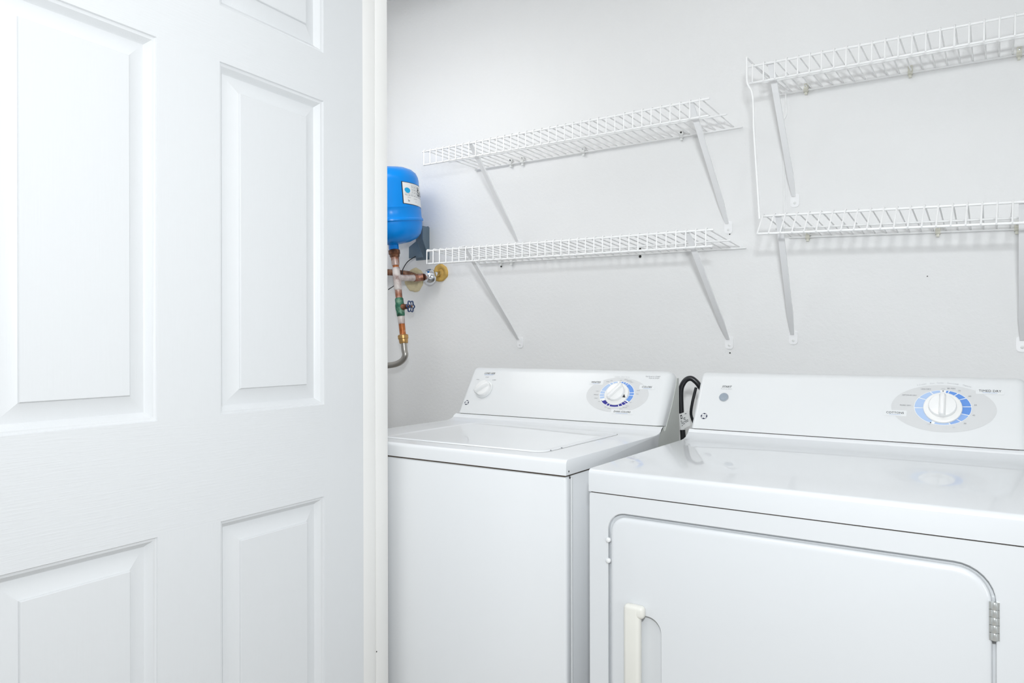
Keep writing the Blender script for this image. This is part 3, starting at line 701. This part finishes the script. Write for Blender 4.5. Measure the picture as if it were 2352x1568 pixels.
ct = tag(obj('cable_tie', tube(BM(), smooth_path([(-1.947, 2.196, 1.510), (-1.968, 2.17, 1.487), (-1.976, 2.150, 1.455), (-1.970, 2.140, 1.436), (-1.962, 2.13, 1.415), (-1.975, 2.11, 1.392), (-2.0, 2.09, 1.370)], 5), .0020, 6), RUBBER, smooth=60), 'thin black cable tie looped between bracket and copper pipes', 'cable tie')
# mounting bracket
bk = thing('tank_bracket', 'blue grey steel bracket plate behind the tank on the wall', 'bracket', (-1.93, YW, 1.50))
def plate(name, pts, nrm, th):
    bm = BM(); n_ = Vector(nrm).normalized() * th
    A = [bm.verts.new(Vector(p)) for p in pts]; B = [bm.verts.new(Vector(p) + n_) for p in pts]
    bm.faces.new(A); bm.faces.new(B[::-1]); bridge(bm, A, B)
    return obj(name, bm, BRKT, bk, smooth=None)
plate('wall_plate', [(-1.992, 2.247, 1.636), (-1.925, 2.247, 1.636), (-1.925, 2.247, 1.50), (-1.992, 2.247, 1.50)], (0, 1, 0), .003)
plate('side_flange', [(-1.924, 2.249, 1.632), (-1.905, 2.185, 1.628), (-1.905, 2.185, 1.575), (-1.924, 2.249, 1.500)], (1, .3, 0), .003)
pf = plate('front_flange', [(-1.985, 2.196, 1.550), (-1.944, 2.196, 1.572), (-1.907, 2.192, 1.503), (-1.985, 2.196, 1.5035)], (0, 1, 0), .003)
obj('slot', lathe(BM(), [(.005, 0), (.005, .0008), (0, .0008)], (-1.954, 2.196, 1.523), (0, -1, 0), 12), INKG, pf)

# ------------------------------------------------------------------ black hose between the machines
hs = thing('drain_hose', 'thick black rubber hose looping up between washer and dryer', 'hose', (-.69, 1.99, 0))
path = smooth_path([(-.690, 2.02, .0085), (-.690, 1.99, .009), (-.690, 1.965, .03), (-.700, 1.962, .30), (-.715, 1.96, .60), (-.731, 1.96, .84), (-.7335, 1.96, .886), (-.7365, 1.96, .930), (-.7390, 1.96, .966), (-.7400, 1.96, 1.015), (-.7345, 1.96, 1.037), (-.7240, 1.962, 1.051), (-.7115, 1.965, 1.0545), (-.700, 1.968, 1.047), (-.690, 1.972, 1.034), (-.676, 1.982, 1.005), (-.665, 1.99, .95), (-.66, 2.0, .60), (-.66, 2.0, .03), (-.66, 2.03, .009), (-.66, 2.06, .0085)], 6)
obj('tube', tube(BM(), path, .0076, 14), RUBBER, hs, smooth=60)
strip = smooth_path([(-.6935, 1.955, 1.030), (-.6975, 1.953, 1.012), (-.7030, 1.950, .985), (-.7065, 1.950, .955), (-.700, 1.955, .93)], 4)
obj('strap', tube(BM(), strip, .0042, 8), RUBBER, hs, smooth=60)
sl = obj('label', tube(BM(), [(-.7345, 1.96, .9085), (-.7390, 1.96, .9545)], .0082, 14), PAPER, hs, smooth=60)
bm = BM()
A = [(-.742, 1.9505, .9530), (-.7150, 1.9490, .9635), (-.7070, 1.951, .9240), (-.7345, 1.9512, .9090)]
vsA = [bm.verts.new(p) for p in A]; vsB = [bm.verts.new((p[0], p[1] + .0006, p[2])) for p in A]
bm.faces.new(vsA); bm.faces.new(vsB[::-1]); bridge(bm, vsA, vsB); obj('label_flap', bm, PAPER, sl, smooth=None)
def on_flap(u, v):
    p = [Vector(q) for q in A]
    return (p[0].lerp(p[1], u)).lerp(p[3].lerp(p[2], u), v) + Vector((0, -.0007, 0))
for (u0, u1, v0, v1) in ((.12, .30, .10, .16), (.12, .16, .10, .34), (.26, .30, .10, .34), (.12, .30, .30, .35), (.06, .20, .46, .49), (.10, .24, .54, .57), (.10, .30, .62, .65), (.42, .60, .34, .38), (.42, .46, .34, .48), (.46, .62, .46, .49), (.30, .55, .58, .61), (.55, .85, .55, .58), (.52, .85, .64, .67), (.25, .46, .70, .73), (.08, .22, .76, .79), (.62, .80, .10, .14)):
    bm = BM(); f = bm.faces.new([bm.verts.new(on_flap(*q)) for q in ((u0, v1), (u1, v1), (u1, v0), (u0, v0))]); obj('print_mark', bm, INK, sl, smooth=None, recalc=False)
